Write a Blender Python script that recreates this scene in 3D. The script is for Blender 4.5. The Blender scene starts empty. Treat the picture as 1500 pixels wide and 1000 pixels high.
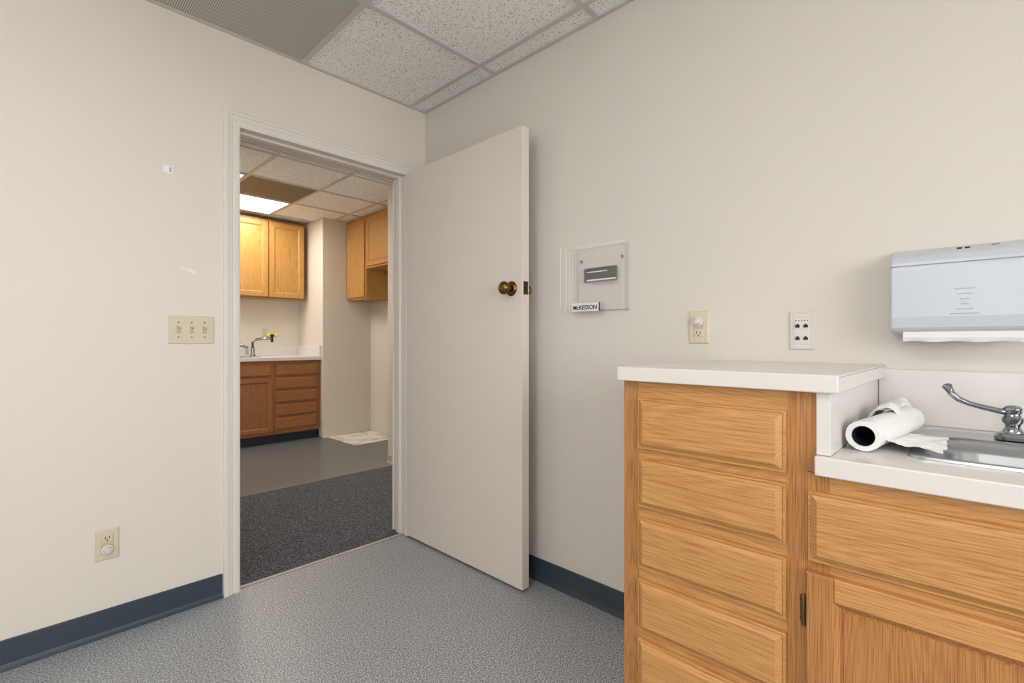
import bpy, bmesh, math, random
from mathutils import Vector, Matrix, noise as mnoise
random.seed(3)
S = bpy.context.scene
D = bpy.data

# ------------------------------------------------------------------ helpers
def lin(c):
    return tuple(((v/255)/12.92 if v/255 <= .04045 else ((v/255+.055)/1.055)**2.4) for v in c) + (1,)

def link(o, parent=None):
    S.collection.objects.link(o)
    if parent: o.parent = parent
    return o

def empty(name):
    e = D.objects.new(name, None); e.empty_display_size = .1
    return link(e)

def from_bm(name, bm, mat, parent=None, smooth=False, bevel=0, seg=2):
    bmesh.ops.recalc_face_normals(bm, faces=bm.faces[:])
    me = D.meshes.new(name); bm.to_mesh(me); bm.free()
    o = D.objects.new(name, me)
    if isinstance(mat, (list, tuple)):
        for m in mat: me.materials.append(m)
    elif mat: me.materials.append(mat)
    if smooth:
        for p in me.polygons: p.use_smooth = True
    if bevel:
        b = o.modifiers.new('bev', 'BEVEL'); b.width = bevel; b.segments = seg; b.limit_method = 'ANGLE'
        b.angle_limit = math.radians(40)
    return link(o, parent)

def add_box(bm, a, b, mi=0):
    x0, y0, z0 = [min(a[i], b[i]) for i in range(3)]
    x1, y1, z1 = [max(a[i], b[i]) for i in range(3)]
    v = [bm.verts.new(p) for p in [(x0,y0,z0),(x1,y0,z0),(x1,y1,z0),(x0,y1,z0),(x0,y0,z1),(x1,y0,z1),(x1,y1,z1),(x0,y1,z1)]]
    for f in [(0,3,2,1),(4,5,6,7),(0,1,5,4),(1,2,6,5),(2,3,7,6),(3,0,4,7)]:
        fc = bm.faces.new([v[i] for i in f]); fc.material_index = mi

def box(name, a, b, mat, parent=None, bevel=0, seg=2):
    bm = bmesh.new(); add_box(bm, a, b)
    return from_bm(name, bm, mat, parent, bevel=bevel, seg=seg)

def boxes(name, lst, mat, parent=None, bevel=0):
    bm = bmesh.new()
    for l in lst: add_box(bm, l[0], l[1], l[2] if len(l) > 2 else 0)
    return from_bm(name, bm, mat, parent, bevel=bevel)

def loft(bm, loops, cap0=True, cap1=True, mi=0):
    rings = [[bm.verts.new(p) for p in L] for L in loops]
    n = len(rings[0])
    for r0, r1 in zip(rings, rings[1:]):
        for i in range(n):
            f = bm.faces.new([r0[i], r0[(i+1)%n], r1[(i+1)%n], r1[i]]); f.material_index = mi
    if cap0: bm.faces.new(rings[0][::-1]).material_index = mi
    if cap1: bm.faces.new(rings[-1]).material_index = mi

def panel(name, o, u, v, n, w, h, prof, mat, parent=None):
    o, u, v, n = Vector(o), Vector(u), Vector(v), Vector(n)
    bm = bmesh.new(); L = []
    for ins, ht in prof:
        L.append([o+u*a+v*b+n*ht for a, b in [(ins,ins),(w-ins,ins),(w-ins,h-ins),(ins,h-ins)]])
    loft(bm, L)
    return from_bm(name, bm, mat, parent)

def ring_pts(c, axis, r, n=24, r2=None):
    axis = Vector(axis).normalized()
    up = Vector((0,0,1)) if abs(axis.z) < .9 else Vector((1,0,0))
    a = axis.cross(up).normalized(); b = axis.cross(a).normalized()
    r2 = r if r2 is None else r2
    return [Vector(c)+a*r*math.cos(2*math.pi*i/n)+b*r2*math.sin(2*math.pi*i/n) for i in range(n)]

def lathe(name, c, axis, prof, mat, parent=None, n=28, bm=None):
    own = bm is None
    if own: bm = bmesh.new()
    ax = Vector(axis).normalized()
    loft(bm, [ring_pts(Vector(c)+ax*d, ax, max(r, 1e-4), n) for d, r in prof])
    if own:
        o = from_bm(name, bm, mat, parent, smooth=True)
        m = o.modifiers.new('es', 'EDGE_SPLIT'); m.split_angle = math.radians(35)
        return o

def tube(name, pts, r, mat, parent=None, n=14, radii=None, flat=None):
    bm = bmesh.new(); L = []
    P = [Vector(p) for p in pts]
    for i, p in enumerate(P):
        t = (P[min(i+1, len(P)-1)]-P[max(i-1, 0)]).normalized()
        rr = radii[i] if radii else r
        L.append(ring_pts(p, t, rr, n, (flat[i] if flat else rr)))
    loft(bm, L)
    return from_bm(name, bm, mat, parent, smooth=True)

def rrect(x0, x1, y0, y1, r, z, k=6):
    pts = []
    for cx, cy, a0 in [(x1-r,y1-r,0),(x0+r,y1-r,90),(x0+r,y0+r,180),(x1-r,y0+r,270)]:
        for i in range(k+1):
            a = math.radians(a0+90*i/k); pts.append((cx+r*math.cos(a), cy+r*math.sin(a), z))
    return pts

# ------------------------------------------------------------------ materials
def newmat(name):
    m = D.materials.new(name); m.use_nodes = True
    nt = m.node_tree; b = nt.nodes['Principled BSDF']
    return m, nt, b

def N(nt, t, **kw):
    n = nt.nodes.new(t)
    for k, v in kw.items(): setattr(n, k, v)
    return n

def plain(name, col, rough=.5, metal=0, bump=0, bscale=200, var=0, spec=.5):
    m, nt, b = newmat(name)
    b.inputs['Base Color'].default_value = lin(col)
    b.inputs['Roughness'].default_value = rough
    b.inputs['Metallic'].default_value = metal
    b.inputs['Specular IOR Level'].default_value = spec
    tc = N(nt, 'ShaderNodeTexCoord')
    if bump:
        n = N(nt, 'ShaderNodeTexNoise'); n.inputs['Scale'].default_value = bscale; n.inputs['Detail'].default_value = 2
        bp = N(nt, 'ShaderNodeBump'); bp.inputs['Strength'].default_value = bump; bp.inputs['Distance'].default_value = .002
        nt.links.new(tc.outputs['Object'], n.inputs['Vector']); nt.links.new(n.outputs['Fac'], bp.inputs['Height'])
        nt.links.new(bp.outputs['Normal'], b.inputs['Normal'])
    n2 = N(nt, 'ShaderNodeTexNoise'); n2.inputs['Scale'].default_value = 1.7; n2.inputs['Detail'].default_value = 3
    nt.links.new(tc.outputs['Object'], n2.inputs['Vector'])
    mx = N(nt, 'ShaderNodeMix', data_type='RGBA')
    c = lin(col); v = var
    mx.inputs[6].default_value = tuple(x*(1-v) for x in c[:3])+(1,)
    mx.inputs[7].default_value = tuple(min(1, x*(1+v)) for x in c[:3])+(1,)
    nt.links.new(n2.outputs['Fac'], mx.inputs[0]); nt.links.new(mx.outputs[2], b.inputs['Base Color'])
    return m

def oak(name, axis, dark, light, rough=.40, pore=.76):
    m, nt, b = newmat(name); Lk = nt.links.new
    tc = N(nt, 'ShaderNodeTexCoord'); oi = N(nt, 'ShaderNodeObjectInfo')
    ml = N(nt, 'ShaderNodeMath', operation='MULTIPLY'); ml.inputs[1].default_value = 37
    Lk(oi.outputs['Random'], ml.inputs[0])
    ad = N(nt, 'ShaderNodeVectorMath', operation='ADD')
    Lk(tc.outputs['Object'], ad.inputs[0]); Lk(ml.outputs[0], ad.inputs[1])
    def scaled(al, ac):
        mp = N(nt, 'ShaderNodeVectorMath', operation='MULTIPLY')
        mp.inputs[1].default_value = [al if 'XYZ'[i] == axis else ac for i in range(3)]
        Lk(ad.outputs[0], mp.inputs[0]); return mp
    a = scaled(1.1, 9)
    n1 = N(nt, 'ShaderNodeTexNoise'); n1.inputs['Scale'].default_value = 1; n1.inputs['Detail'].default_value = .6; n1.inputs['Roughness'].default_value = .3
    Lk(a.outputs[0], n1.inputs['Vector'])
    m1 = N(nt, 'ShaderNodeMath', operation='MULTIPLY'); m1.inputs[1].default_value = 200; Lk(n1.outputs['Fac'], m1.inputs[0])
    sn = N(nt, 'ShaderNodeMath', operation='SINE'); Lk(m1.outputs[0], sn.inputs[0])
    mr = N(nt, 'ShaderNodeMapRange'); mr.inputs[1].default_value = -1; mr.inputs[2].default_value = 0.4; Lk(sn.outputs[0], mr.inputs[0])
    p = scaled(10, 520)
    n2 = N(nt, 'ShaderNodeTexNoise'); n2.inputs['Scale'].default_value = 1; n2.inputs['Detail'].default_value = 2.5
    Lk(p.outputs[0], n2.inputs['Vector'])
    r2 = N(nt, 'ShaderNodeMapRange'); r2.inputs[1].default_value = .34; r2.inputs[2].default_value = .56; Lk(n2.outputs['Fac'], r2.inputs[0])
    q = scaled(1.2, 30)
    n3 = N(nt, 'ShaderNodeTexNoise'); n3.inputs['Scale'].default_value = 1; n3.inputs['Detail'].default_value = 3
    Lk(q.outputs[0], n3.inputs['Vector'])
    mm = N(nt, 'ShaderNodeMix'); mm.inputs[0].default_value = pore
    Lk(mr.outputs[0], mm.inputs[2]); Lk(r2.outputs[0], mm.inputs[3])
    m3 = N(nt, 'ShaderNodeMix'); m3.inputs[0].default_value = .15
    Lk(mm.outputs[0], m3.inputs[2]); Lk(n3.outputs['Fac'], m3.inputs[3])
    cr = N(nt, 'ShaderNodeMix', data_type='RGBA'); cr.inputs[6].default_value = lin(dark); cr.inputs[7].default_value = lin(light)
    Lk(m3.outputs[0], cr.inputs[0])
    hs = N(nt, 'ShaderNodeHueSaturation'); vr = N(nt, 'ShaderNodeMapRange'); vr.inputs[3].default_value = .95; vr.inputs[4].default_value = 1.04
    Lk(oi.outputs['Random'], vr.inputs[0]); Lk(vr.outputs[0], hs.inputs['Value']); Lk(cr.outputs[2], hs.inputs['Color'])
    Lk(hs.outputs[0], b.inputs['Base Color'])
    b.inputs['Roughness'].default_value = rough
    return m

def speck(name, cols, scale, rough, big=0, pos=(.36,.5,.64)):
    m, nt, b = newmat(name); Lk = nt.links.new
    tc = N(nt, 'ShaderNodeTexCoord')
    v = N(nt, 'ShaderNodeTexNoise'); v.inputs['Scale'].default_value = scale; v.inputs['Detail'].default_value = 2; v.inputs['Roughness'].default_value = .6
    Lk(tc.outputs['Object'], v.inputs['Vector'])
    cr = N(nt, 'ShaderNodeValToRGB'); e = cr.color_ramp.elements
    e[0].position = pos[0]; e[0].color = lin(cols[0]); e[1].position = pos[2]; e[1].color = lin(cols[2])
    k = e.new(pos[1]); k.color = lin(cols[1])
    Lk(v.outputs['Fac'], cr.inputs['Fac']); Lk(cr.outputs['Color'], b.inputs['Base Color'])
    b.inputs['Roughness'].default_value = rough
    if big:
        bp = N(nt, 'ShaderNodeBump'); bp.inputs['Strength'].default_value = big; bp.inputs['Distance'].default_value = .003
        Lk(v.outputs['Fac'], bp.inputs['Height']); Lk(bp.outputs['Normal'], b.inputs['Normal'])
    return m

def tilemat(name, base, pit):
    m, nt, b = newmat(name); Lk = nt.links.new
    tc = N(nt, 'ShaderNodeTexCoord')
    v = N(nt, 'ShaderNodeTexNoise'); v.inputs['Scale'].default_value = 160; v.inputs['Detail'].default_value = 1.5; v.inputs['Roughness'].default_value = .6
    Lk(tc.outputs['Object'], v.inputs['Vector'])
    cr = N(nt, 'ShaderNodeValToRGB'); e = cr.color_ramp.elements
    e[0].position = .34; e[0].color = lin(pit); e[1].position = .41; e[1].color = lin(base)
    Lk(v.outputs['Fac'], cr.inputs['Fac']); Lk(cr.outputs['Color'], b.inputs['Base Color'])
    b.inputs['Roughness'].default_value = .9
    return m

def ribbed(name, c0, c1, sc, axis='X'):
    m, nt, b = newmat(name); Lk = nt.links.new
    tc = N(nt, 'ShaderNodeTexCoord')
    w = N(nt, 'ShaderNodeTexWave'); w.bands_direction = axis; w.inputs['Scale'].default_value = sc
    Lk(tc.outputs['Object'], w.inputs['Vector'])
    mx = N(nt, 'ShaderNodeMix', data_type='RGBA'); mx.inputs[6].default_value = lin(c0); mx.inputs[7].default_value = lin(c1)
    Lk(w.outputs['Fac'], mx.inputs[0]); Lk(mx.outputs[2], b.inputs['Base Color'])
    b.inputs['Roughness'].default_value = .6
    return m

def emit(name, col, st):
    m, nt, b = newmat(name)
    b.inputs['Base Color'].default_value = (.8,.8,.8,1)
    b.inputs['Emission Color'].default_value = col + (1,)
    b.inputs['Emission Strength'].default_value = st
    return m

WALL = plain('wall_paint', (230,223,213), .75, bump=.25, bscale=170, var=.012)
WALLB = plain('wall_paint_shaded', (221,215,207), .75, bump=.25, bscale=170, var=.012)  # same wall paint, the right wall's dimmer light put into the colour
HWALL = plain('wall_paint_hall', (226,218,206), .75, bump=.15, bscale=160, var=.015)
TRIM = plain('trim_paint', (231,225,217), .4, var=.01)
DOORM = plain('door_paint', (225,217,207), .42, var=.015, bump=.06, bscale=60)
BASE = plain('vinyl_base_blue', (56,69,80), .4, var=.06)
BEIGE = plain('beige_vinyl', (190,180,158), .5, var=.04)
FLOOR = speck('floor_vinyl', [(92,97,103),(147,150,154),(212,214,216)], 200, .40, pos=(.36,.5,.66))
FLOOR2 = speck('alcove_vinyl', [(80,82,84),(102,104,106),(124,125,126)], 110, .35)
CARPET = speck('carpet', [(24,26,30),(62,64,70),(114,116,122)], 150, .95, .6)
PAD = speck('bare_floor_patch', [(196,188,172),(228,224,214),(240,238,230)], 6, .6)
TILE = tilemat('ceiling_tile', (250,249,246), (160,156,148))
GRID = plain('grid_paint', (204,202,198), .5)
RIB = ribbed('ribbed_grille', (142,141,133), (214,212,204), 42, 'X')
BROWNP = ribbed('vent_panel', (112,102,84), (130,117,97), 20, 'Y')
OAKH = oak('oak_horizontal', 'Y', (168,112,60), (211,159,98))
OAKV = oak('oak_vertical', 'Z', (142,88,44), (194,138,80))
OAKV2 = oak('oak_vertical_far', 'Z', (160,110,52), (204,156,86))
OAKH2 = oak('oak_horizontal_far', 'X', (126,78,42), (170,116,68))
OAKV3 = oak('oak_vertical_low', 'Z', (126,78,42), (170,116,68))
LAM = plain('white_laminate', (225,221,216), .28, var=.01)
STEEL = plain('stainless', (186,188,192), .28, metal=1, var=.05)
CHROME = plain('chrome', (165,168,174), .14, metal=1)
BRASS = plain('aged_brass', (126,98,54), .25, metal=1, var=.2)
DARK = plain('dark_recess', (22,20,20), .6)
IVORY = plain('ivory_plastic', (216,206,181), .4)
IVORYD = plain('ivory_plastic_toggle', (202,190,160), .4)
GREYP = plain('white_grey_plastic', (214,211,206), .4)
DISP = plain('dispenser_plastic', (198,204,213), .3, var=.01)
DISPE = plain('dispenser_emboss', (184,190,200), .35)
PAPER = plain('paper', (234,233,231), .85, bump=.2, bscale=60)
BLACKT = plain('printed_black', (25,25,25), .6)
BRNZ = plain('hinge_bronze', (112,96,70), .4, metal=.8)
KICK = plain('toe_kick_dark', (38,44,56), .5)
YEL = plain('yellow_cap', (222,205,80), .45)
m, nt, b = newmat('clear_acrylic'); ACR = m
b.inputs['Base Color'].default_value = (1,1,1,1); b.inputs['Roughness'].default_value = .04
b.inputs['Alpha'].default_value = .035
LENS = emit('fill_troffer_lens', (1,.985,.96), 9.5)
LENSH = emit('troffer_lens_hall', (1,.95,.87), 17)

# ------------------------------------------------------------------ key dims
XB, YA, H = 1.705, 2.358, 2.44
HH = 2.515
X0, Y0 = -2.1, -2.1
YT = YA+.12
JL, JR, JT = .706, 1.568, 2.042

# floors
boxes('floor', [((X0,Y0,-.06),(XB,YA+.02,0)), ((.688,YA+.02,-.06),(1.586,YA+.03,0))], FLOOR)
boxes('floor_hall_carpet', [((JL-.018,YA+.03,-.06),(JR+.018,YT,0.002)), ((X0,YT,-.06),(4.2,3.77,.002))], CARPET)
box('floor_alcove', (.6,3.77,-.06), (3.11,6.08,0), FLOOR2)
box('floor_patch', (2.55,4.78,0), (3.105,5.425,.003), PAD)
box('trim_threshold', (JL,YA+.016,0), (JR,YA+.036,.005), plain('threshold_strip',(172,165,150),.45), bevel=.002)
box('trim_carpet_edge', (.6,3.755,.002), (2.40,3.785,.006), plain('edge_strip',(120,112,98),.5))

# walls
boxes('wall_left', [((X0,YA,0),(.688,YT,2.6)), ((.688,YA,JT+.018),(1.586,YT,2.6)), ((1.586,YA,0),(4.2,YT,2.6))], WALL)
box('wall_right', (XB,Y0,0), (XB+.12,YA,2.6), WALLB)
# back wall with an unseen window opening, added for fill light
WX0, WX1, WZ0, WZ1 = -1.5, .9, .85, 2.15
boxes('wall_back', [((X0,Y0-.12,0),(WX0,Y0,2.6)), ((WX1,Y0-.12,0),(XB+.12,Y0,2.6)),
      ((WX0,Y0-.12,0),(WX1,Y0,WZ0)), ((WX0,Y0-.12,WZ1),(WX1,Y0,2.6))], WALL)
SY0, SY1 = -.5, .4  # unseen side window, added and sized for directional fill light
boxes('wall_side', [((X0-.12,Y0-.12,0),(X0,SY0,2.6)), ((X0-.12,SY1,0),(X0,YT,2.6)), ((X0-.12,SY0,0),(X0,SY1,WZ0)), ((X0-.12,SY0,WZ1),(X0,SY1,2.6))], WALL)
w = empty('fill_window_back')
boxes('fill_window_frame', [((WX0,Y0-.10,WZ0),(WX0+.05,Y0-.04,WZ1)), ((WX1-.05,Y0-.10,WZ0),(WX1,Y0-.04,WZ1)),
      ((WX0,Y0-.10,WZ0),(WX1,Y0-.04,WZ0+.05)), ((WX0,Y0-.10,WZ1-.05),(WX1,Y0-.04,WZ1)), ((-.325,Y0-.10,WZ0),(-.275,Y0-.04,WZ1))], TRIM, w)
w2 = empty('fill_window_side')
boxes('fill_window_frame', [((X0-.10,SY0,WZ0),(X0-.04,SY0+.05,WZ1)), ((X0-.10,SY1-.05,WZ0),(X0-.04,SY1,WZ1)),
      ((X0-.10,SY0,WZ0),(X0-.04,SY1,WZ0+.05)), ((X0-.10,SY0,WZ1-.05),(X0-.04,SY1,WZ1)), ((X0-.10,-.075,WZ0),(X0-.04,-.025,WZ1))], TRIM, w2)
# hall and alcove walls
box('wall_hall_end', (4.2,YA,0), (4.32,3.9,2.6), HWALL)
box('wall_hall_start', (X0-.12,YT,0), (X0,3.9,2.6), HWALL)
boxes('wall_hall_far', [((2.405,3.78,0),(4.2,3.90,2.6)), ((X0,3.78,0),(.6,3.90,2.6))], HWALL)
box('wall_alcove_left', (.48,3.90,0), (.6,6.20,2.6), HWALL)
box('wall_alcove_back', (.6,6.08,0), (2.50,6.20,2.6), HWALL)
box('wall_alcove_right', (3.11,3.90,0), (3.23,5.43,2.6), HWALL)
box('wall_alcove_pier', (2.50,5.43,0), (3.23,6.20,2.6), HWALL, bevel=.008)
# ceilings
box('ceiling', (X0,Y0,H), (XB,YA,H+.05), TILE)
box('ceiling_hall', (X0,YT,HH), (4.2,6.2,HH+.05), TILE)

def grid(name, x0, x1, y0, y1, xs, ys, z):
    L = []
    for x in xs: L.append(((x-.012,y0,z-.008),(x+.012,y1,z+.001)))
    for y in ys: L.append(((x0,y-.012,z-.0078),(x1,y+.012,z+.001)))
    L += [((x0,y0,z-.009),(x0+.02,y1,z+.001)), ((x1-.02,y0,z-.009),(x1,y1,z+.001)),
          ((x0,y0,z-.0091),(x1,y0+.02,z+.001)), ((x0,y1-.02,z-.0091),(x1,y1,z+.001))]
    boxes(name, L, GRID)
grid('ceiling_grid', X0, XB, Y0, YA, [.983+.61*k for k in range(-4,2)], [1.757-.61*k for k in range(0,7)], H)
grid('ceiling_grid_hall', X0, 4.2, YT, 3.78, [1.42+.61*k for k in range(-5,5)], [2.64,3.25], HH)
grid('ceiling_grid_alcove', .6, 3.11, 3.78, 6.08, [.81,1.42,2.03,2.64], [3.86,4.47,5.08,5.69], HH)

# ribbed grille panel
bm = bmesh.new()
add_box(bm, (.386,1.16,H-.005), (.970,2.345,H+.002))
from_bm('ceiling_return_grille', bm, RIB)
box('ceiling_vent_panel', (1.433,4.483,HH-.005), (2.017,5.067,HH+.002), BROWNP)

def troffer(name, x0, x1, y0, y1, z, lens):
    e = empty(name)
    boxes('frame', [((x0,y0,z-.012),(x0+.02,y1,z)), ((x1-.02,y0,z-.012),(x1,y1,z)), ((x0+.02,y0,z-.012),(x1-.02,y0+.02,z)), ((x0+.02,y1-.02,z-.012),(x1-.02,y1,z))], GRID, e)
    box('lens', (x0+.02,y0+.02,z-.008), (x1-.02,y1-.02,z-.001), lens, e)
troffer('ceiling_light', -.835, -.249, -.061, 1.135, H, LENS)  # off-frame troffer added as fill light for the room
troffer('ceiling_light', 1.432, 2.018, 5.092, 5.678, HH, LENSH)
troffer('ceiling_light', .822, 1.408, 4.482, 5.068, HH, LENSH)
troffer('ceiling_light', 2.042, 3.238, 2.66, 3.23, HH, emit('fill_lens_corridor', (1,.95,.88), 11))  # unseen troffer added to brighten the corridor

# ------------------------------------------------------------------ baseboards
def baseboard(name, a, b, mat=BASE, n=(0,-1), h=.1, t=.006):
    a, b, n = Vector((*a,0)), Vector((*b,0)), Vector((*n,0))
    prof = [(0,0),(.016,0),(.016,.003),(.009,.010),(t,.020),(t,h-.003),(t-.003,h),(0,h)]
    bm = bmesh.new()
    loft(bm, [[p+n*d+Vector((0,0,z)) for d, z in prof] for p in (a, b)])
    return from_bm(name, bm, mat)
baseboard('baseboard_left', (X0,YA), (JL-.064,YA))
baseboard('baseboard_corner', (JR+.064,YA), (XB-.017,YA))
baseboard('baseboard_right', (XB,.675), (XB,YA), n=(-1,0))
baseboard('baseboard_back', (X0,Y0), (XB,Y0), n=(0,1))
baseboard('baseboard_side', (X0,Y0), (X0,YA), n=(1,0))
baseboard('baseboard_hall', (2.41,3.78), (4.2,3.78), BEIGE, h=.07)
baseboard('baseboard_hall_end', (2.405,3.78), (2.405,3.90), BEIGE, n=(-1,0), h=.07)
baseboard('baseboard_pier', (2.502,5.43), (2.56,5.43), TRIM, h=.04)

# ------------------------------------------------------------------ door frame
def casing(name, y, sgn):
    prof = [(-.004,0),(-.004,.009),(.004,.013),(.018,.013),(.021,.008),(.025,.008),(.030,.012),(.040,.013),(.043,.018),(.056,.018),(.060,.014),(.060,0)]
    bm = bmesh.new(); st = []
    for d, h in prof:
        yy = y+sgn*h
        st.append([(JL-d,yy,0),(JL-d,yy,JT+d),(JR+d,yy,JT+d),(JR+d,yy,0)])
    loops = [[s[k] for s in st] for k in range(4)]
    loft(bm, loops)
    return from_bm(name, bm, TRIM)
casing('trim_door_casing', YA, -1)
casing('trim_door_casing_hall', YT, 1)
boxes('trim_door_jamb', [((.688,YA-.003,0),(JL,YT+.003,JT+.018)), ((JR,YA-.003,0),(1.586,YT+.003,JT+.018)), ((JL,YA-.003,JT),(JR,YT+.003,JT+.018)),
   ((JL,YA+.045,0),(JL+.012,YA+.08,JT)), ((JR-.012,YA+.045,0),(JR,YA+.08,JT)), ((JL+.012,YA+.045,JT-.012),(JR-.012,YA+.08,JT))], TRIM, bevel=.0015)
boxes('strike_plate', [((JL,YA+.004,1.30),(JL+.002,YA+.036,1.365)), ((JL-.002,YA-.006,1.315),(JL+.003,YA+.004,1.35))], BRNZ)

# ------------------------------------------------------------------ door
d = empty('door_1')
DY0, DY1 = 1.4476, 2.333
box('slab', (1.560,DY0,.012), (1.604,DY1,2.042), DOORM, d, bevel=.0015)
kz = 1.333
lathe('rose', (1.560,1.512,kz), (-1,0,0), [(0,.033),(.004,.033),(.008,.030),(.012,.022),(.013,.014),(.030,.012)], BRASS, d)
lathe('knob', (1.532,1.512,kz), (-1,0,0), [(0,.012),(.004,.018),(.010,.026),(.018,.0295),(.026,.029),(.033,.024),(.038,.016),(.040,.010),(.041,.0)], BRASS, d)
lathe('knob_wall_side', (1.604,1.512,kz), (1,0,0), [(0,.033),(.006,.031),(.012,.014),(.03,.012),(.038,.024),(.05,.029),(.062,.024),(.068,.004)], BRASS, d)
boxes('latch_plate', [((1.568,DY0-.0015,kz-.029),(1.596,DY0+.001,kz+.029)), ((1.575,DY0-.003,kz-.009),(1.589,DY0,kz+.009),1)], [plain('latch_dark_brass',(74,58,36),.4,metal=.7), DARK], d)
for i, hz in enumerate((.25, 1.05, 1.83)):
    lathe('hinge_%d' % i, (1.609,2.331,hz-.045), (0,0,1), [(0,.005),(.002,.006),(.088,.006),(.09,.005)], BRASS, d, n=12)

# ------------------------------------------------------------------ wall plates
def plate(name, cx, cy, cz, w, h, n, kind, mat):
    e = empty(name)
    n = Vector(n); u = Vector((0,0,1)).cross(n)
    c = Vector((cx,cy,cz))
    def P(nm, a0, b0, w_, h_, t0, t1, mt, bev=.004):
        o = c+u*(a0-w_/2)+Vector((0,0,b0-h_/2))+n*t0
        return panel(nm, o, u, (0,0,1), n, w_, h_, [(0,0),(0,(t1-t0)*.5),(bev*.4,(t1-t0)*.85),(bev,(t1-t0))], mt, e)
    P('plate', 0, 0, w, h, 0, .006, mat)
    if kind == 'switch3':
        for k in (-1,0,1):
            a = k*.046
            P('slot_%d' % k, a, 0, .012, .027, .006, .0065, BRNZ, .0005)
            P('collar_%d' % k, a, -.001, .0098, .022, .006, .009, IVORYD, .001)
            o = panel('toggle_%d' % k, c+u*(a-.004)+Vector((0,0,.001))+n*.008, u, Vector((0,0,1)), (n+Vector((0,0,.6))).normalized(), .008, .010, [(0,0),(.001,.010),(.002,.012)], IVORY, e)
            for q in (-.03,.03):
                lathe('screw_%d_%d' % (k, q*1000), c+u*a+Vector((0,0,q))+n*.006, n, [(0,.003),(.001,.0025)], BRNZ, e, n=10)
    if kind == 'outlet':
        for q in (-.0195,.0195):
            P('face_%d' % (q*1000), 0, q, .034, .028, .006, .008, IVORY, .003)
            for s in (-.006,.006): P('slot_%d_%d' % (q*1000,s*1000), s, q+.003, .002, .008, .008, .0083, DARK, .0003)
            lathe('ground_%d' % (q*1000), c+Vector((0,0,q-.008))+n*.008, n, [(0,.0025),(.0004,.0024)], DARK, e, n=10)
    if kind in ('knob_low', 'knob_high'):
        s = -1 if kind == 'knob_low' else 1
        P('insert', 0, 0, .036, .070, .006, .0075, IVORYD, .002)
        P('face', 0, -s*.022, .032, .026, .0075, .009, IVORY, .003)
        for a in (-.006,.006): P('slot_%d' % (a*1000), a, -s*.022+.003, .0025, .009, .009, .0093, DARK, .0003)
        lathe('ground', c+Vector((0,0,-s*.022-.007))+n*.009, n, [(0,.0028),(.0004,.0026)], DARK, e, n=10)
        lathe('dial', c+Vector((0,0,s*.020))+n*.0075, n, [(0,.019),(.006,.0185),(.007,.0125),(.018,.0115),(.019,.009)], GREYP, e)
    if kind == 'data':
        P('insert', 0, 0, .042, .078, .006, .0072, LAM, .001)
        for a in (-.011,.011):
            for q in (-.024,.014):
                P('jack_%d_%d' % (a*1000,q*1000), a, q, .016, .016, .0072, .009, GREYP, .001)
                P('port_%d_%d' % (a*1000,q*1000), a, q, .012, .0085, .009, .0094, DARK, .0003)
                P('key_%d_%d' % (a*1000,q*1000), a, q+.0055, .005, .004, .009, .0094, DARK, .0003)
        P('label_top', 0, .047, .04, .007, .006, .0068, LAM, .0005)
        P('label_bottom', 0, -.048, .04, .009, .006, .0068, LAM, .0005)
        for i in range(5):
            lathe('dot_%d' % i, c+u*(-.016+.008*i)+Vector((0,0,.031))+n*.0072, n, [(0,.0018),(.0006,.0016)], DARK, e, n=8)
    return e
plate('light_switch_plate', .529, YA, 1.146, .163, .114, (0,-1,0), 'switch3', IVORY)
plate('wall_outlet', .2585, YA, .342, .070, .114, (0,-1,0), 'knob_low', IVORY)
plate('wall_outlet', XB, .726, 1.149, .071, .115, (-1,0,0), 'knob_high', IVORY)
plate('data_outlet_plate', XB, .4035, 1.131, .070, .116, (-1,0,0), 'data', GREYP)

# small wall leftovers
e = empty('wall_tag')
box('tag', (.433,YA-.0025,1.775), (.464,YA,1.804), plain('tag_white',(246,248,252),.4), e, bevel=.0008)
box('tag_core', (.452,YA-.0035,1.780), (.460,YA-.0024,1.799), plain('tag_grey',(176,178,190),.5), e)
bm = bmesh.new()
ptsm = [(.487,1.402),(.500,1.396),(.515,1.391),(.530,1.380),(.542,1.378),(.548,1.386),(.535,1.394),(.520,1.400),(.508,1.398),(.495,1.407)]
loft(bm, [[(x,YA,z) for x,z in ptsm],[(x,YA-.0012,z) for x,z in ptsm]])
from_bm('peeled_tape_mark', bm, plain('tape_mark',(240,236,230),.5))
boxes('adhesive_strips', [((XB-.0015,1.349,1.245),(XB,1.353,1.515)), ((XB-.0012,1.318,1.225),(XB,1.322,1.51)), ((XB-.001,1.30,1.225),(XB,1.303,1.50))], plain('adhesive',(242,239,234),.4))

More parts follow.
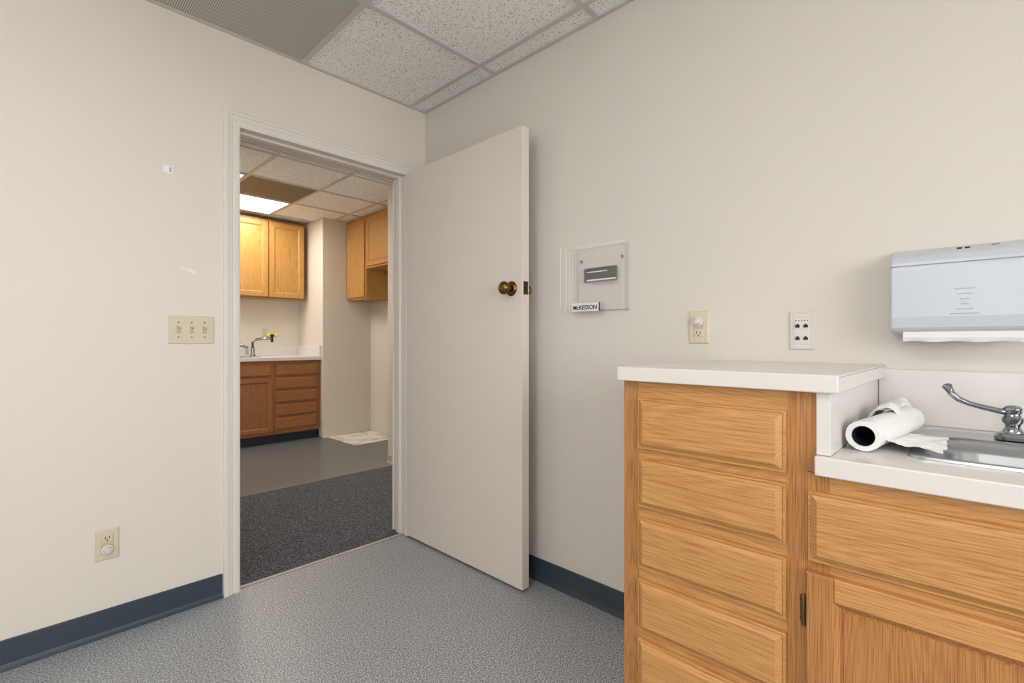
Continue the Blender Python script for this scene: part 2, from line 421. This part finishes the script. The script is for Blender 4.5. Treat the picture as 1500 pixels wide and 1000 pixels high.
# ------------------------------------------------------------------ acrylic holder
h = empty('acrylic_brochure_holder')
hy0, hy1, hz0, hz1 = 1.000, 1.256, 1.222, 1.492
fx = XB-.040
box('back_plate', (XB-.005,hy0,hz0), (XB-.001,hy1,hz1), ACR, h)
box('front_plate', (fx,hy0,hz0), (fx+.003,hy1,hz1), ACR, h)
boxes('sides', [((fx+.003,hy0,hz0),(XB-.005,hy0+.003,hz1)), ((fx+.003,hy1-.003,hz0),(XB-.005,hy1,hz1)), ((fx+.003,hy0+.003,hz0),(XB-.005,hy1-.003,hz0+.003))], ACR, h)
EDG = plain('acrylic_edge_glint', (246,246,244), .15)  # bright edge glints painted as opaque strips
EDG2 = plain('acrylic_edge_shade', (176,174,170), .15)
boxes('edge_glints', [((fx-.0006,hy0,hz1-.002),(fx,hy1,hz1)), ((XB-.0055,hy0,hz1-.002),(XB-.005,hy1,hz1)), ((fx-.0006,hy0,hz0),(fx,hy0+.002,hz1)),
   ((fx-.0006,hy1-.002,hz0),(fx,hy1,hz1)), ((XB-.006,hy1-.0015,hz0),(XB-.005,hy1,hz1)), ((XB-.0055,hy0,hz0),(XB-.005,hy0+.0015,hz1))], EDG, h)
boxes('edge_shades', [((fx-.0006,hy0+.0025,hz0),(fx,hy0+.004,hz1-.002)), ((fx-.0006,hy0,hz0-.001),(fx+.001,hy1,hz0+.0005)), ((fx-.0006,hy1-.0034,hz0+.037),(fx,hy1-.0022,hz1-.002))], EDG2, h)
boxes('label', [((fx-.001,hy1-.140,hz0+.001),(fx,hy1-.002,hz0+.036))], PAPER, h)
boxes('label_mark', [((fx-.0013,hy1-.140,hz0+.001),(fx-.0009,hy1-.134,hz0+.036))], BLACKT, h)
cu = D.curves.new('label_text', 'FONT'); cu.body = 'McKESSON'; cu.size = .0245; cu.extrude = .0002; cu.offset = .0005
cu.materials.append(BLACKT)
t = D.objects.new('label_text', cu); link(t, h)
t.matrix_world = Matrix(((0,0,-1,fx-.0014),(-1,0,0,hy1-.006),(0,1,0,hz0+.009),(0,0,0,1)))
for i, yy in enumerate((hy0+.035, hy1-.022)):
    lathe('screw_%d' % i, (XB-.005,yy,hz1-.055), (-1,0,0), [(0,.007),(.002,.006),(.003,.002)], CHROME, h, n=12)
# moulded inner pocket: outline only, clear body
boxes('pocket_insert', [((XB-.012,1.055,1.345),(XB-.010,1.215,1.405))], ACR, h)
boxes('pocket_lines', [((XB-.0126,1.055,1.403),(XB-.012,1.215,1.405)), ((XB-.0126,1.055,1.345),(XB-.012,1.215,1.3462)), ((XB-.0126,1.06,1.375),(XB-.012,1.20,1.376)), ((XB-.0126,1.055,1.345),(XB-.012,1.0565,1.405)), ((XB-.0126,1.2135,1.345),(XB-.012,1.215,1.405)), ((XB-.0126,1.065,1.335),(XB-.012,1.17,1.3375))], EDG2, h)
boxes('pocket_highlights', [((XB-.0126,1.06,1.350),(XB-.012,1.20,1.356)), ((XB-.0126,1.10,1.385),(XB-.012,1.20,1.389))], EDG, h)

# ------------------------------------------------------------------ towel dispenser
p = empty('paper_towel_dispenser')
bm = bmesh.new()
prof = [(XB,1.113),(1.640,1.118),(1.617,1.124),(1.610,1.134),(1.606,1.16),(1.604,1.28),(1.608,1.300),(1.618,1.314),(1.64,1.325),(XB,1.345)]
loft(bm, [[(x,y,z) for x, z in prof] for y in (-.105, .178)])
from_bm('housing', bm, DISP, p, bevel=.006, seg=3)
boxes('lid_seam', [((1.6035,-.103,1.291),(1.607,.176,1.2925))], plain('seam',(150,154,162),.5), p)
for i, yy in enumerate((.045, .030)):
    lathe('lock_%d' % i, (1.66,yy,1.3308), (-.25,0,1), [(0,.005),(.003,.005)], DARK, p, n=10)
lathe('fastener', (1.675,-.02,1.335), (-.25,0,1), [(0,.008),(.003,.007)], CHROME, p, n=12)
bm = bmesh.new()
for (a0,a1,z0,z1) in [(.052,.016,1.225,1.229),(.048,.020,1.213,1.216),(.043,.025,1.20,1.203),(.040,.028,1.188,1.192),(.048,.02,1.176,1.179),(.060,.008,1.165,1.168)]:
    add_box(bm, (1.6038,a1,z0), (1.606,a0,z1))
from_bm('embossed_emblem', bm, DISPE, p, bevel=.0008)
bm = bmesh.new()
Ls = [(1.622,1.124),(1.618,1.108),(1.622,1.098),(1.632,1.098),(1.640,1.108),(1.642,1.122)]
nseg = 14; loops = []
for k in range(nseg+1):
    y = .152-.235*k/nseg
    w_ = .002*math.sin(k*1.3)
    loops.append([(x+w_*(1.125-z)*40, y, z+ (w_*.8 if z < 1.1 else 0)) for x, z in Ls])
loft(bm, loops)
from_bm('folded_towels', bm, PAPER, p)

# ------------------------------------------------------------------ cabinet fronts
DRW = [(0,0),(0,.0105),(.001,.0115),(.0042,.0115),(.0046,.0100),(.0062,.0100),(.0066,.0118),(.0160,.0188),(.0166,.0205),(.0176,.0208)]
def drawer(nm, o, u, n, w, h, mat, par, prof=DRW):
    return panel(nm, o, u, (0,0,1), n, w, h, prof, mat, par)
def cdoor(nm, o, u, n, w, h, mv, mh, par, sw=.046, t=.019):
    """framed door: stiles, rails, recessed flat panel with sloped inner edge"""
    o, u, n = Vector(o), Vector(u), Vector(n)
    E = [(0,0),(0,t-.003),(.002,t-.0005),(.003,t)]
    panel(nm+'_stile_a', o, u, (0,0,1), n, sw, h, E, mv, par)
    panel(nm+'_stile_b', o+u*(w-sw), u, (0,0,1), n, sw, h, E, mv, par)
    panel(nm+'_rail_bottom', o+u*sw, u, (0,0,1), n, w-2*sw, sw, E, mh, par)
    panel(nm+'_rail_top', o+u*sw+Vector((0,0,h-sw)), u, (0,0,1), n, w-2*sw, sw, E, mh, par)
    panel(nm+'_panel', o+u*(sw-.003)+Vector((0,0,sw-.003)), u, (0,0,1), n, w-2*sw+.006, h-2*sw+.006,
          [(0,.002),(0,.0165),(.003,.0165),(.0125,.0085),(.0135,.0065),(.0165,.0065),(.018,.0085),(.019,.0085)], mv, par)

# ------------------------------------------------------------------ tall drawer base (near)
XF = 1.109
c = empty('drawer_base_cabinet')
SP = .2535
box('carcass', (XF+.018,SP,.10), (XB-.002,.669,.997), OAKV, c)
box('toe_kick', (XF+.075,SP+.001,0), (XB-.02,.667,.10), KICK, c)
tops = [(.957,.831),(.809,.686),(.659,.534),(.505,.379),(.356,.15)]
box('stile_left', (XF,.627,.10), (XF+.018,.670,.999), OAKV, c, bevel=.001)
box('stile_right', (XF,SP,.10), (XF+.018,.290,.999), OAKV, c)
rails = [(.999,.945)]+[(tops[i][1]+.012,tops[i+1][0]-.012) for i in range(4)]+[(.162,.10)]
for i, (a, b_) in enumerate(rails):
    box('rail_%d' % i, (XF+.0003,.290,b_), (XF+.018,.627,a), OAKH, c)
for i, (a, b_) in enumerate(tops):
    drawer('drawer_front_%d' % i, (XF-.0005,.624,b_), (0,-1,0), (-1,0,0), .334, a-b_, OAKH, c)
    box('drawer_body_%d' % i, (XF+.0008,.605,b_+.014), (XF+.016,.31,a-.014), OAKV, c)
k = empty('raised_countertop')
box('slab', (1.084,.197,.999), (XB-.001,.676,1.034), LAM, k, bevel=.003, seg=3)
boxes('edge_seam', [((1.0875,.1966,1.0295),(XB-.001,.1972,1.0303))], plain('seam_line',(120,112,104),.6), k)
box('end_panel', (1.101,.2125,.877), (XB-.002,.2365,.9985), LAM, k, bevel=.001)
box('stile_scribe', (XF,.2368,.84), (XF+.018,SP-.0002,.9985), OAKV, k)
box('scribe_backer', (XF+.018,.2368,.84), (XB-.003,SP-.0002,.9985), OAKV, k)

# ------------------------------------------------------------------ sink base (near)
c = empty('sink_base_cabinet')
YR = -.66
SQ = SP-.0005
boxes('carcass', [((XF+.018,SQ,.10),(XB-.002,SQ-.018,.838)), ((XF+.018,YR,.10),(XB-.002,YR+.018,.838)), ((XF+.018,YR+.018,.10),(XB-.002,SQ-.018,.118)), ((XB-.01,YR+.018,.118),(XB-.002,SQ-.018,.838))], OAKV, c)
box('toe_kick', (XF+.075,YR+.01,0), (XB-.02,SQ-.001,.10), KICK, c)
for i, (a, b_) in enumerate([(SQ,.215),(-.155,-.205),(-.615,YR)]):
    box('stile_%d' % i, (XF,b_,.10), (XF+.018,a,.8385), OAKV, c)
for i, (z0, z1) in enumerate([(.10,.14),(.63,.69),(.79,.8385)]):
    box('rail_a_%d' % i, (XF+.0003,-.155,z0), (XF+.018,.215,z1), OAKH, c)
    box('rail_b_%d' % i, (XF+.0003,-.615,z0), (XF+.018,-.205,z1), OAKH, c)
drawer('false_front_a', (XF-.0005,.250,.667), (0,-1,0), (-1,0,0), .415, .137, OAKH, c)
drawer('false_front_b', (XF-.0005,-.195,.667), (0,-1,0), (-1,0,0), .435, .137, OAKH, c)
cdoor('door_a', (XF-.0005,.252,.13), (0,-1,0), (-1,0,0), .417, .517, OAKV, OAKH, c)
cdoor('door_b', (XF-.0005,-.195,.13), (0,-1,0), (-1,0,0), .435, .517, OAKV, OAKH, c)
c = empty('cabinet_hinge')
boxes('leaf', [((XF-.003,.254,.535),(XF,.266,.592))], BRNZ, c, bevel=.001)
lathe('barrel', (XF-.0055,.2585,.532), (0,0,1), [(0,.003),(.002,.0045),(.06,.0045),(.063,.003)], BRNZ, c, n=10)
for i, zz in enumerate((.545,.582)):
    lathe('screw_%d' % i, (XF-.003,.264,zz), (-1,0,0), [(0,.0025),(.001,.002)], BRASS, c, n=8)

k = empty('sink_countertop')
ZC = .876
hx0, hx1, hy0, hy1 = 1.212, 1.578, -.283, .091
boxes('slab', [((1.092,YR-.01,.84),(hx0,.2365,ZC)), ((hx1,YR-.01,.84),(XB-.001,.2120,ZC)), ((hx0,hy1,.84),(hx1,.2120,ZC)), ((hx0,YR-.01,.84),(hx1,hy0,ZC))], LAM, k)
box('nosing', (1.084,YR-.01,.839), (1.096,.2365,ZC+.0003), LAM, k, bevel=.003, seg=3)
box('backsplash', (XB-.021,YR-.01,ZC), (XB-.001,.2115,1.022), LAM, k, bevel=.003)

s = empty('stainless_sink')
bm = bmesh.new()
L = [rrect(1.216,1.574,-.279,.087,.03,ZC-.006), rrect(1.195,1.592,-.300,.108,.03,ZC+.0005), rrect(1.196,1.591,-.299,.107,.03,ZC+.005), rrect(1.203,1.584,-.292,.100,.028,ZC+.007),
     rrect(1.212,1.505,-.283,.091,.04,ZC+.004), rrect(1.222,1.497,-.274,.082,.045,ZC+.003),
     rrect(1.227,1.492,-.269,.077,.05,ZC-.004), rrect(1.232,1.487,-.264,.072,.05,ZC-.014), rrect(1.240,1.479,-.256,.064,.05,ZC-.017),
     rrect(1.246,1.473,-.250,.058,.05,ZC-.024), rrect(1.256,1.463,-.240,.048,.05,ZC-.13), rrect(1.275,1.444,-.221,.029,.045,ZC-.15), rrect(1.34,1.38,-.116,-.076,.02,ZC-.155)]
loft(bm, L, cap0=False)
o = from_bm('basin', bm, STEEL, s, smooth=True)
o.modifiers.new('es', 'EDGE_SPLIT').split_angle = math.radians(50)
lathe('drain', (1.36,-.096,ZC-.1555), (0,0,1), [(0,.028),(.003,.026),(.0035,.012),(.001,.010)], CHROME, s)

f = empty('wrist_blade_faucet')
zb = ZC+.0065
bm = bmesh.new()
loft(bm, [rrect(1.512,1.562,-.175,-.015,.024,zb), rrect(1.512,1.562,-.175,-.015,.024,zb+.006), rrect(1.517,1.557,-.170,-.020,.019,zb+.014), rrect(1.522,1.552,-.165,-.025,.014,zb+.016)])
from_bm('base_plate', bm, CHROME, f, bevel=.001)
for i, (yy, sg) in enumerate(((-.045,1),(-.145,-1))):
    lathe('valve_%d' % i, (1.537,yy,zb+.013), (0,0,1), [(0,.018),(.006,.017),(.014,.012),(.020,.013),(.026,.0175),(.034,.018),(.038,.014),(.043,.013),(.048,.0155),(.056,.0155),(.060,.012),(.062,.004)], CHROME, f)
    P = [(1.537,yy,zb+.058),(1.535,yy+sg*.025,zb+.062),(1.532,yy+sg*.050,zb+.068),(1.530,yy+sg*.070,zb+.074),(1.528,yy+sg*.088,zb+.083),(1.526,yy+sg*.100,zb+.096),(1.525,yy+sg*.108,zb+.112),(1.525,yy+sg*.110,zb+.117)]
    tube('blade_%d' % i, P, .006, CHROME, f, radii=[.010,.008,.0085,.012,.014,.014,.010,.004], flat=[.008,.0065,.006,.006,.007,.007,.005,.003])
lathe('spout_hub', (1.537,-.095,zb+.013), (0,0,1), [(0,.016),(.01,.014),(.018,.012),(.03,.011)], CHROME, f)
P = [(1.537,-.095,zb+.03),(1.537,-.095,zb+.13)]
for i in range(13):
    a = math.pi*i/12; P.append((1.477+.06*math.cos(a), -.095, zb+.15+.06*math.sin(a)))
P.append((1.417,-.095,zb+.125))
tube('gooseneck_spout', P, .008, CHROME, f)
lathe('aerator', (1.417,-.095,zb+.128), (0,0,-1), [(0,.010),(.018,.010),(.019,.008)], CHROME, f)

# ------------------------------------------------------------------ paper roll + crumpled sheets
r = empty('paper_roll')
a, b_ = Vector((1.195,.175,ZC+.032)), Vector((1.54,.134,ZC+.033))
ax = (b_-a).normalized()
bm = bmesh.new()
n = 36
def rr(c, rad, wob=0):
    pts = ring_pts(c, ax, rad, n)
    if wob:
        pts = [p+(p-Vector(c)).normalized()*wob*mnoise.noise(p*45) for p in pts]
    return pts
outer = [rr(a+ax*(b_-a).length*k/12, .0302, .0018) for k in range(13)]
loft(bm, [rr(b_, .0205)]+[rr(a, .0205)]+outer+[rr(b_, .0206)], cap0=False, cap1=False)
from_bm('roll', bm, PAPER, r, smooth=True).modifiers.new('es','EDGE_SPLIT').split_angle = math.radians(50)
bm = bmesh.new()
loft(bm, [ring_pts(b_-ax*.01, ax, .0203, n), ring_pts(a+ax*.002, ax, .0203, n), ring_pts(a+ax*.002, ax, .0188, n), ring_pts(b_-ax*.012, ax, .0188, n)])
from_bm('core', bm, plain('dark_core',(34,28,40),.6), r, smooth=False)

def crumple(name, f_, nu, nv, amp, par, seed, freq=22):
    bm = bmesh.new(); g = []
    for i in range(nu+1):
        row = []
        for j in range(nv+1):
            u, v = i/nu, j/nv
            q = Vector(f_(u, v))
            nn = Vector((mnoise.noise(Vector((u*5+seed, v*5, .3))), mnoise.noise(Vector((u*5, v*5+seed, 1.3))), 0))
            cr = abs(mnoise.noise(q*freq+Vector((seed,0,0))))+.5*abs(mnoise.noise(q*freq*2.3+Vector((0,seed,0))))
            row.append(bm.verts.new(q+nn*amp*.5+Vector((0,0,cr*amp))))
        g.append(row)
    for i in range(nu):
        for j in range(nv): bm.faces.new([g[i][j], g[i+1][j], g[i+1][j+1], g[i][j+1]])
    o = from_bm(name, bm, PAPER, par)
    m_ = o.modifiers.new('sol', 'SOLIDIFY'); m_.thickness = .0006
    return o
crumple('crumpled_sheet_front', lambda u, v: (1.225+.20*u, .140-.085*v+.03*u*(1-v), ZC+.0085+.010*(1-v)*(1-u)), 30, 18, .009, r, 1.7)
crumple('crumpled_sheet_back', lambda u, v: (1.38+.24*u, .200-.075*v, ZC+.012+.062*math.sin(math.pi*min(1,v*.9+.05))**.6*(.8+.2*math.sin(u*7))), 34, 22, .015, r, 5.1, 30)
crumple('crumpled_sheet_end', lambda u, v: (1.215+.05*u, .205-.010*v, ZC+.004+.05*v), 8, 8, .006, r, 8.2)

# ------------------------------------------------------------------ alcove kitchenette
c = empty('wall_cabinet_pair')
UY = 5.80
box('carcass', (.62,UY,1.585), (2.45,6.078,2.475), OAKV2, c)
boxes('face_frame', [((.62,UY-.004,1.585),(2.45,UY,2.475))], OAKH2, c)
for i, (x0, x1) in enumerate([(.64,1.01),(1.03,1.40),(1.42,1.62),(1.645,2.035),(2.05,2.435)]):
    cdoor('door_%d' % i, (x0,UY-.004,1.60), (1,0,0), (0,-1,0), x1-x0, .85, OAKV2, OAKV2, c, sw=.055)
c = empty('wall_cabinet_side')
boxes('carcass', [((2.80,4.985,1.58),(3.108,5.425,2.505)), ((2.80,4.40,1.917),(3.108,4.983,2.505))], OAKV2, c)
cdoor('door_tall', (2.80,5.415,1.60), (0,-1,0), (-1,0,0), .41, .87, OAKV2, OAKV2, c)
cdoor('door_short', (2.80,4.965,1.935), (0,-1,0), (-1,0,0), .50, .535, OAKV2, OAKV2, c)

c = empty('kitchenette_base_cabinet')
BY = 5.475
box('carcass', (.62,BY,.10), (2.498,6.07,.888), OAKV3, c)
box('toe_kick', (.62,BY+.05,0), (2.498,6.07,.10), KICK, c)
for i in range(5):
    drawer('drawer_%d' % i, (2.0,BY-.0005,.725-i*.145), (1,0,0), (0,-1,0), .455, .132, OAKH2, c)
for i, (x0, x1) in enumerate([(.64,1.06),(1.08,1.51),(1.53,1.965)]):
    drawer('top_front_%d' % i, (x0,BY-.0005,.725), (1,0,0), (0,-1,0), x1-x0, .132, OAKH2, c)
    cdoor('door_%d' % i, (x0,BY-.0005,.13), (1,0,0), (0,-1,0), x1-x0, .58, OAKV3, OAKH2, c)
k = empty('kitchenette_countertop')
box('slab', (.61,5.44,.89), (2.499,6.079,.93), LAM, k, bevel=.004)
box('side_splash', (2.479,5.46,.93), (2.499,6.079,1.05), LAM, k, bevel=.002)
box('backsplash', (.61,6.059,.93), (2.478,6.079,1.05), LAM, k, bevel=.002)
f = empty('kitchenette_faucet')
fxp, fyp = 1.90, 5.86
lathe('base', (fxp,fyp,.93), (0,0,1), [(0,.035),(.015,.03),(.02,.022),(.10,.020)], CHROME, f)
P = [(fxp,fyp,1.0),(fxp,fyp,1.09),(fxp+.03,fyp-.02,1.12),(fxp+.10,fyp-.06,1.13),(fxp+.17,fyp-.10,1.13)]
tube('spout', P, .015, CHROME, f)
lathe('eyewash_stem', (fxp+.17,fyp-.10,1.09), (0,0,1), [(0,.014),(.06,.014),(.07,.022),(.09,.022)], DARK, f, n=14)
lathe('eyewash_cap_a', (fxp+.13,fyp-.10,1.15), (0,0,1), [(0,.018),(.02,.024),(.04,.015)], YEL, f, n=14)
lathe('eyewash_cap_b', (fxp+.21,fyp-.10,1.15), (0,0,1), [(0,.018),(.02,.024),(.04,.015)], YEL, f, n=14)
tube('lever', [(fxp-.06,fyp,.95),(fxp-.06,fyp,1.03),(fxp-.14,fyp-.03,1.06)], .016, CHROME, f)
boxes('sink_rim', [((1.45,5.52,.93),(1.88,5.56,.936)), ((1.45,5.80,.93),(1.95,5.90,.936)), ((1.45,5.56,.93),(1.49,5.80,.936)), ((1.84,5.56,.93),(1.88,5.80,.936)), ((1.49,5.56,.93),(1.84,5.80,.9315))], STEEL, f)
plate('wall_outlet', 2.11, 6.08, 1.21, .07, .115, (0,-1,0), 'outlet', GREYP)

# ------------------------------------------------------------------ world / lights
wd = D.worlds.new('daylight'); S.world = wd; wd.use_nodes = True
bg = wd.node_tree.nodes['Background']; bg.inputs[0].default_value = (.98,.985,1,1); bg.inputs[1].default_value = 7.6
def portal(par, loc, rot, sx, sy):
    ld = D.lights.new('fill_window_portal', 'AREA'); ld.shape = 'RECTANGLE'; ld.size = sx; ld.size_y = sy
    ld.cycles.is_portal = True
    lo = D.objects.new('fill_window_portal', ld); link(lo, par)
    lo.location = loc; lo.rotation_euler = rot
portal(w, ((WX0+WX1)/2, Y0-.11, (WZ0+WZ1)/2), (math.radians(90), 0, 0), WX1-WX0, WZ1-WZ0)
portal(w2, (X0-.11, (SY0+SY1)/2, (WZ0+WZ1)/2), (math.radians(90), 0, math.radians(-90)), SY1-SY0, WZ1-WZ0)
box('ground_outside', (-14,-14,-.3), (8,8,-.2), plain('bounce_ground',(208,207,200),.9))  # unseen ground, kept pale to bounce daylight up to the ceiling

# ------------------------------------------------------------------ camera
cd = D.cameras.new('camera'); cam = D.objects.new('camera', cd); link(cam)
cd.sensor_width = 36; cd.lens = 715/1500*36; cd.clip_start = .02
cam.location = (0,0,1.098)
cam.rotation_euler = (math.radians(90), 0, -math.atan2(.7186,.6954))
S.camera = cam
S.view_settings.view_transform = 'Standard'
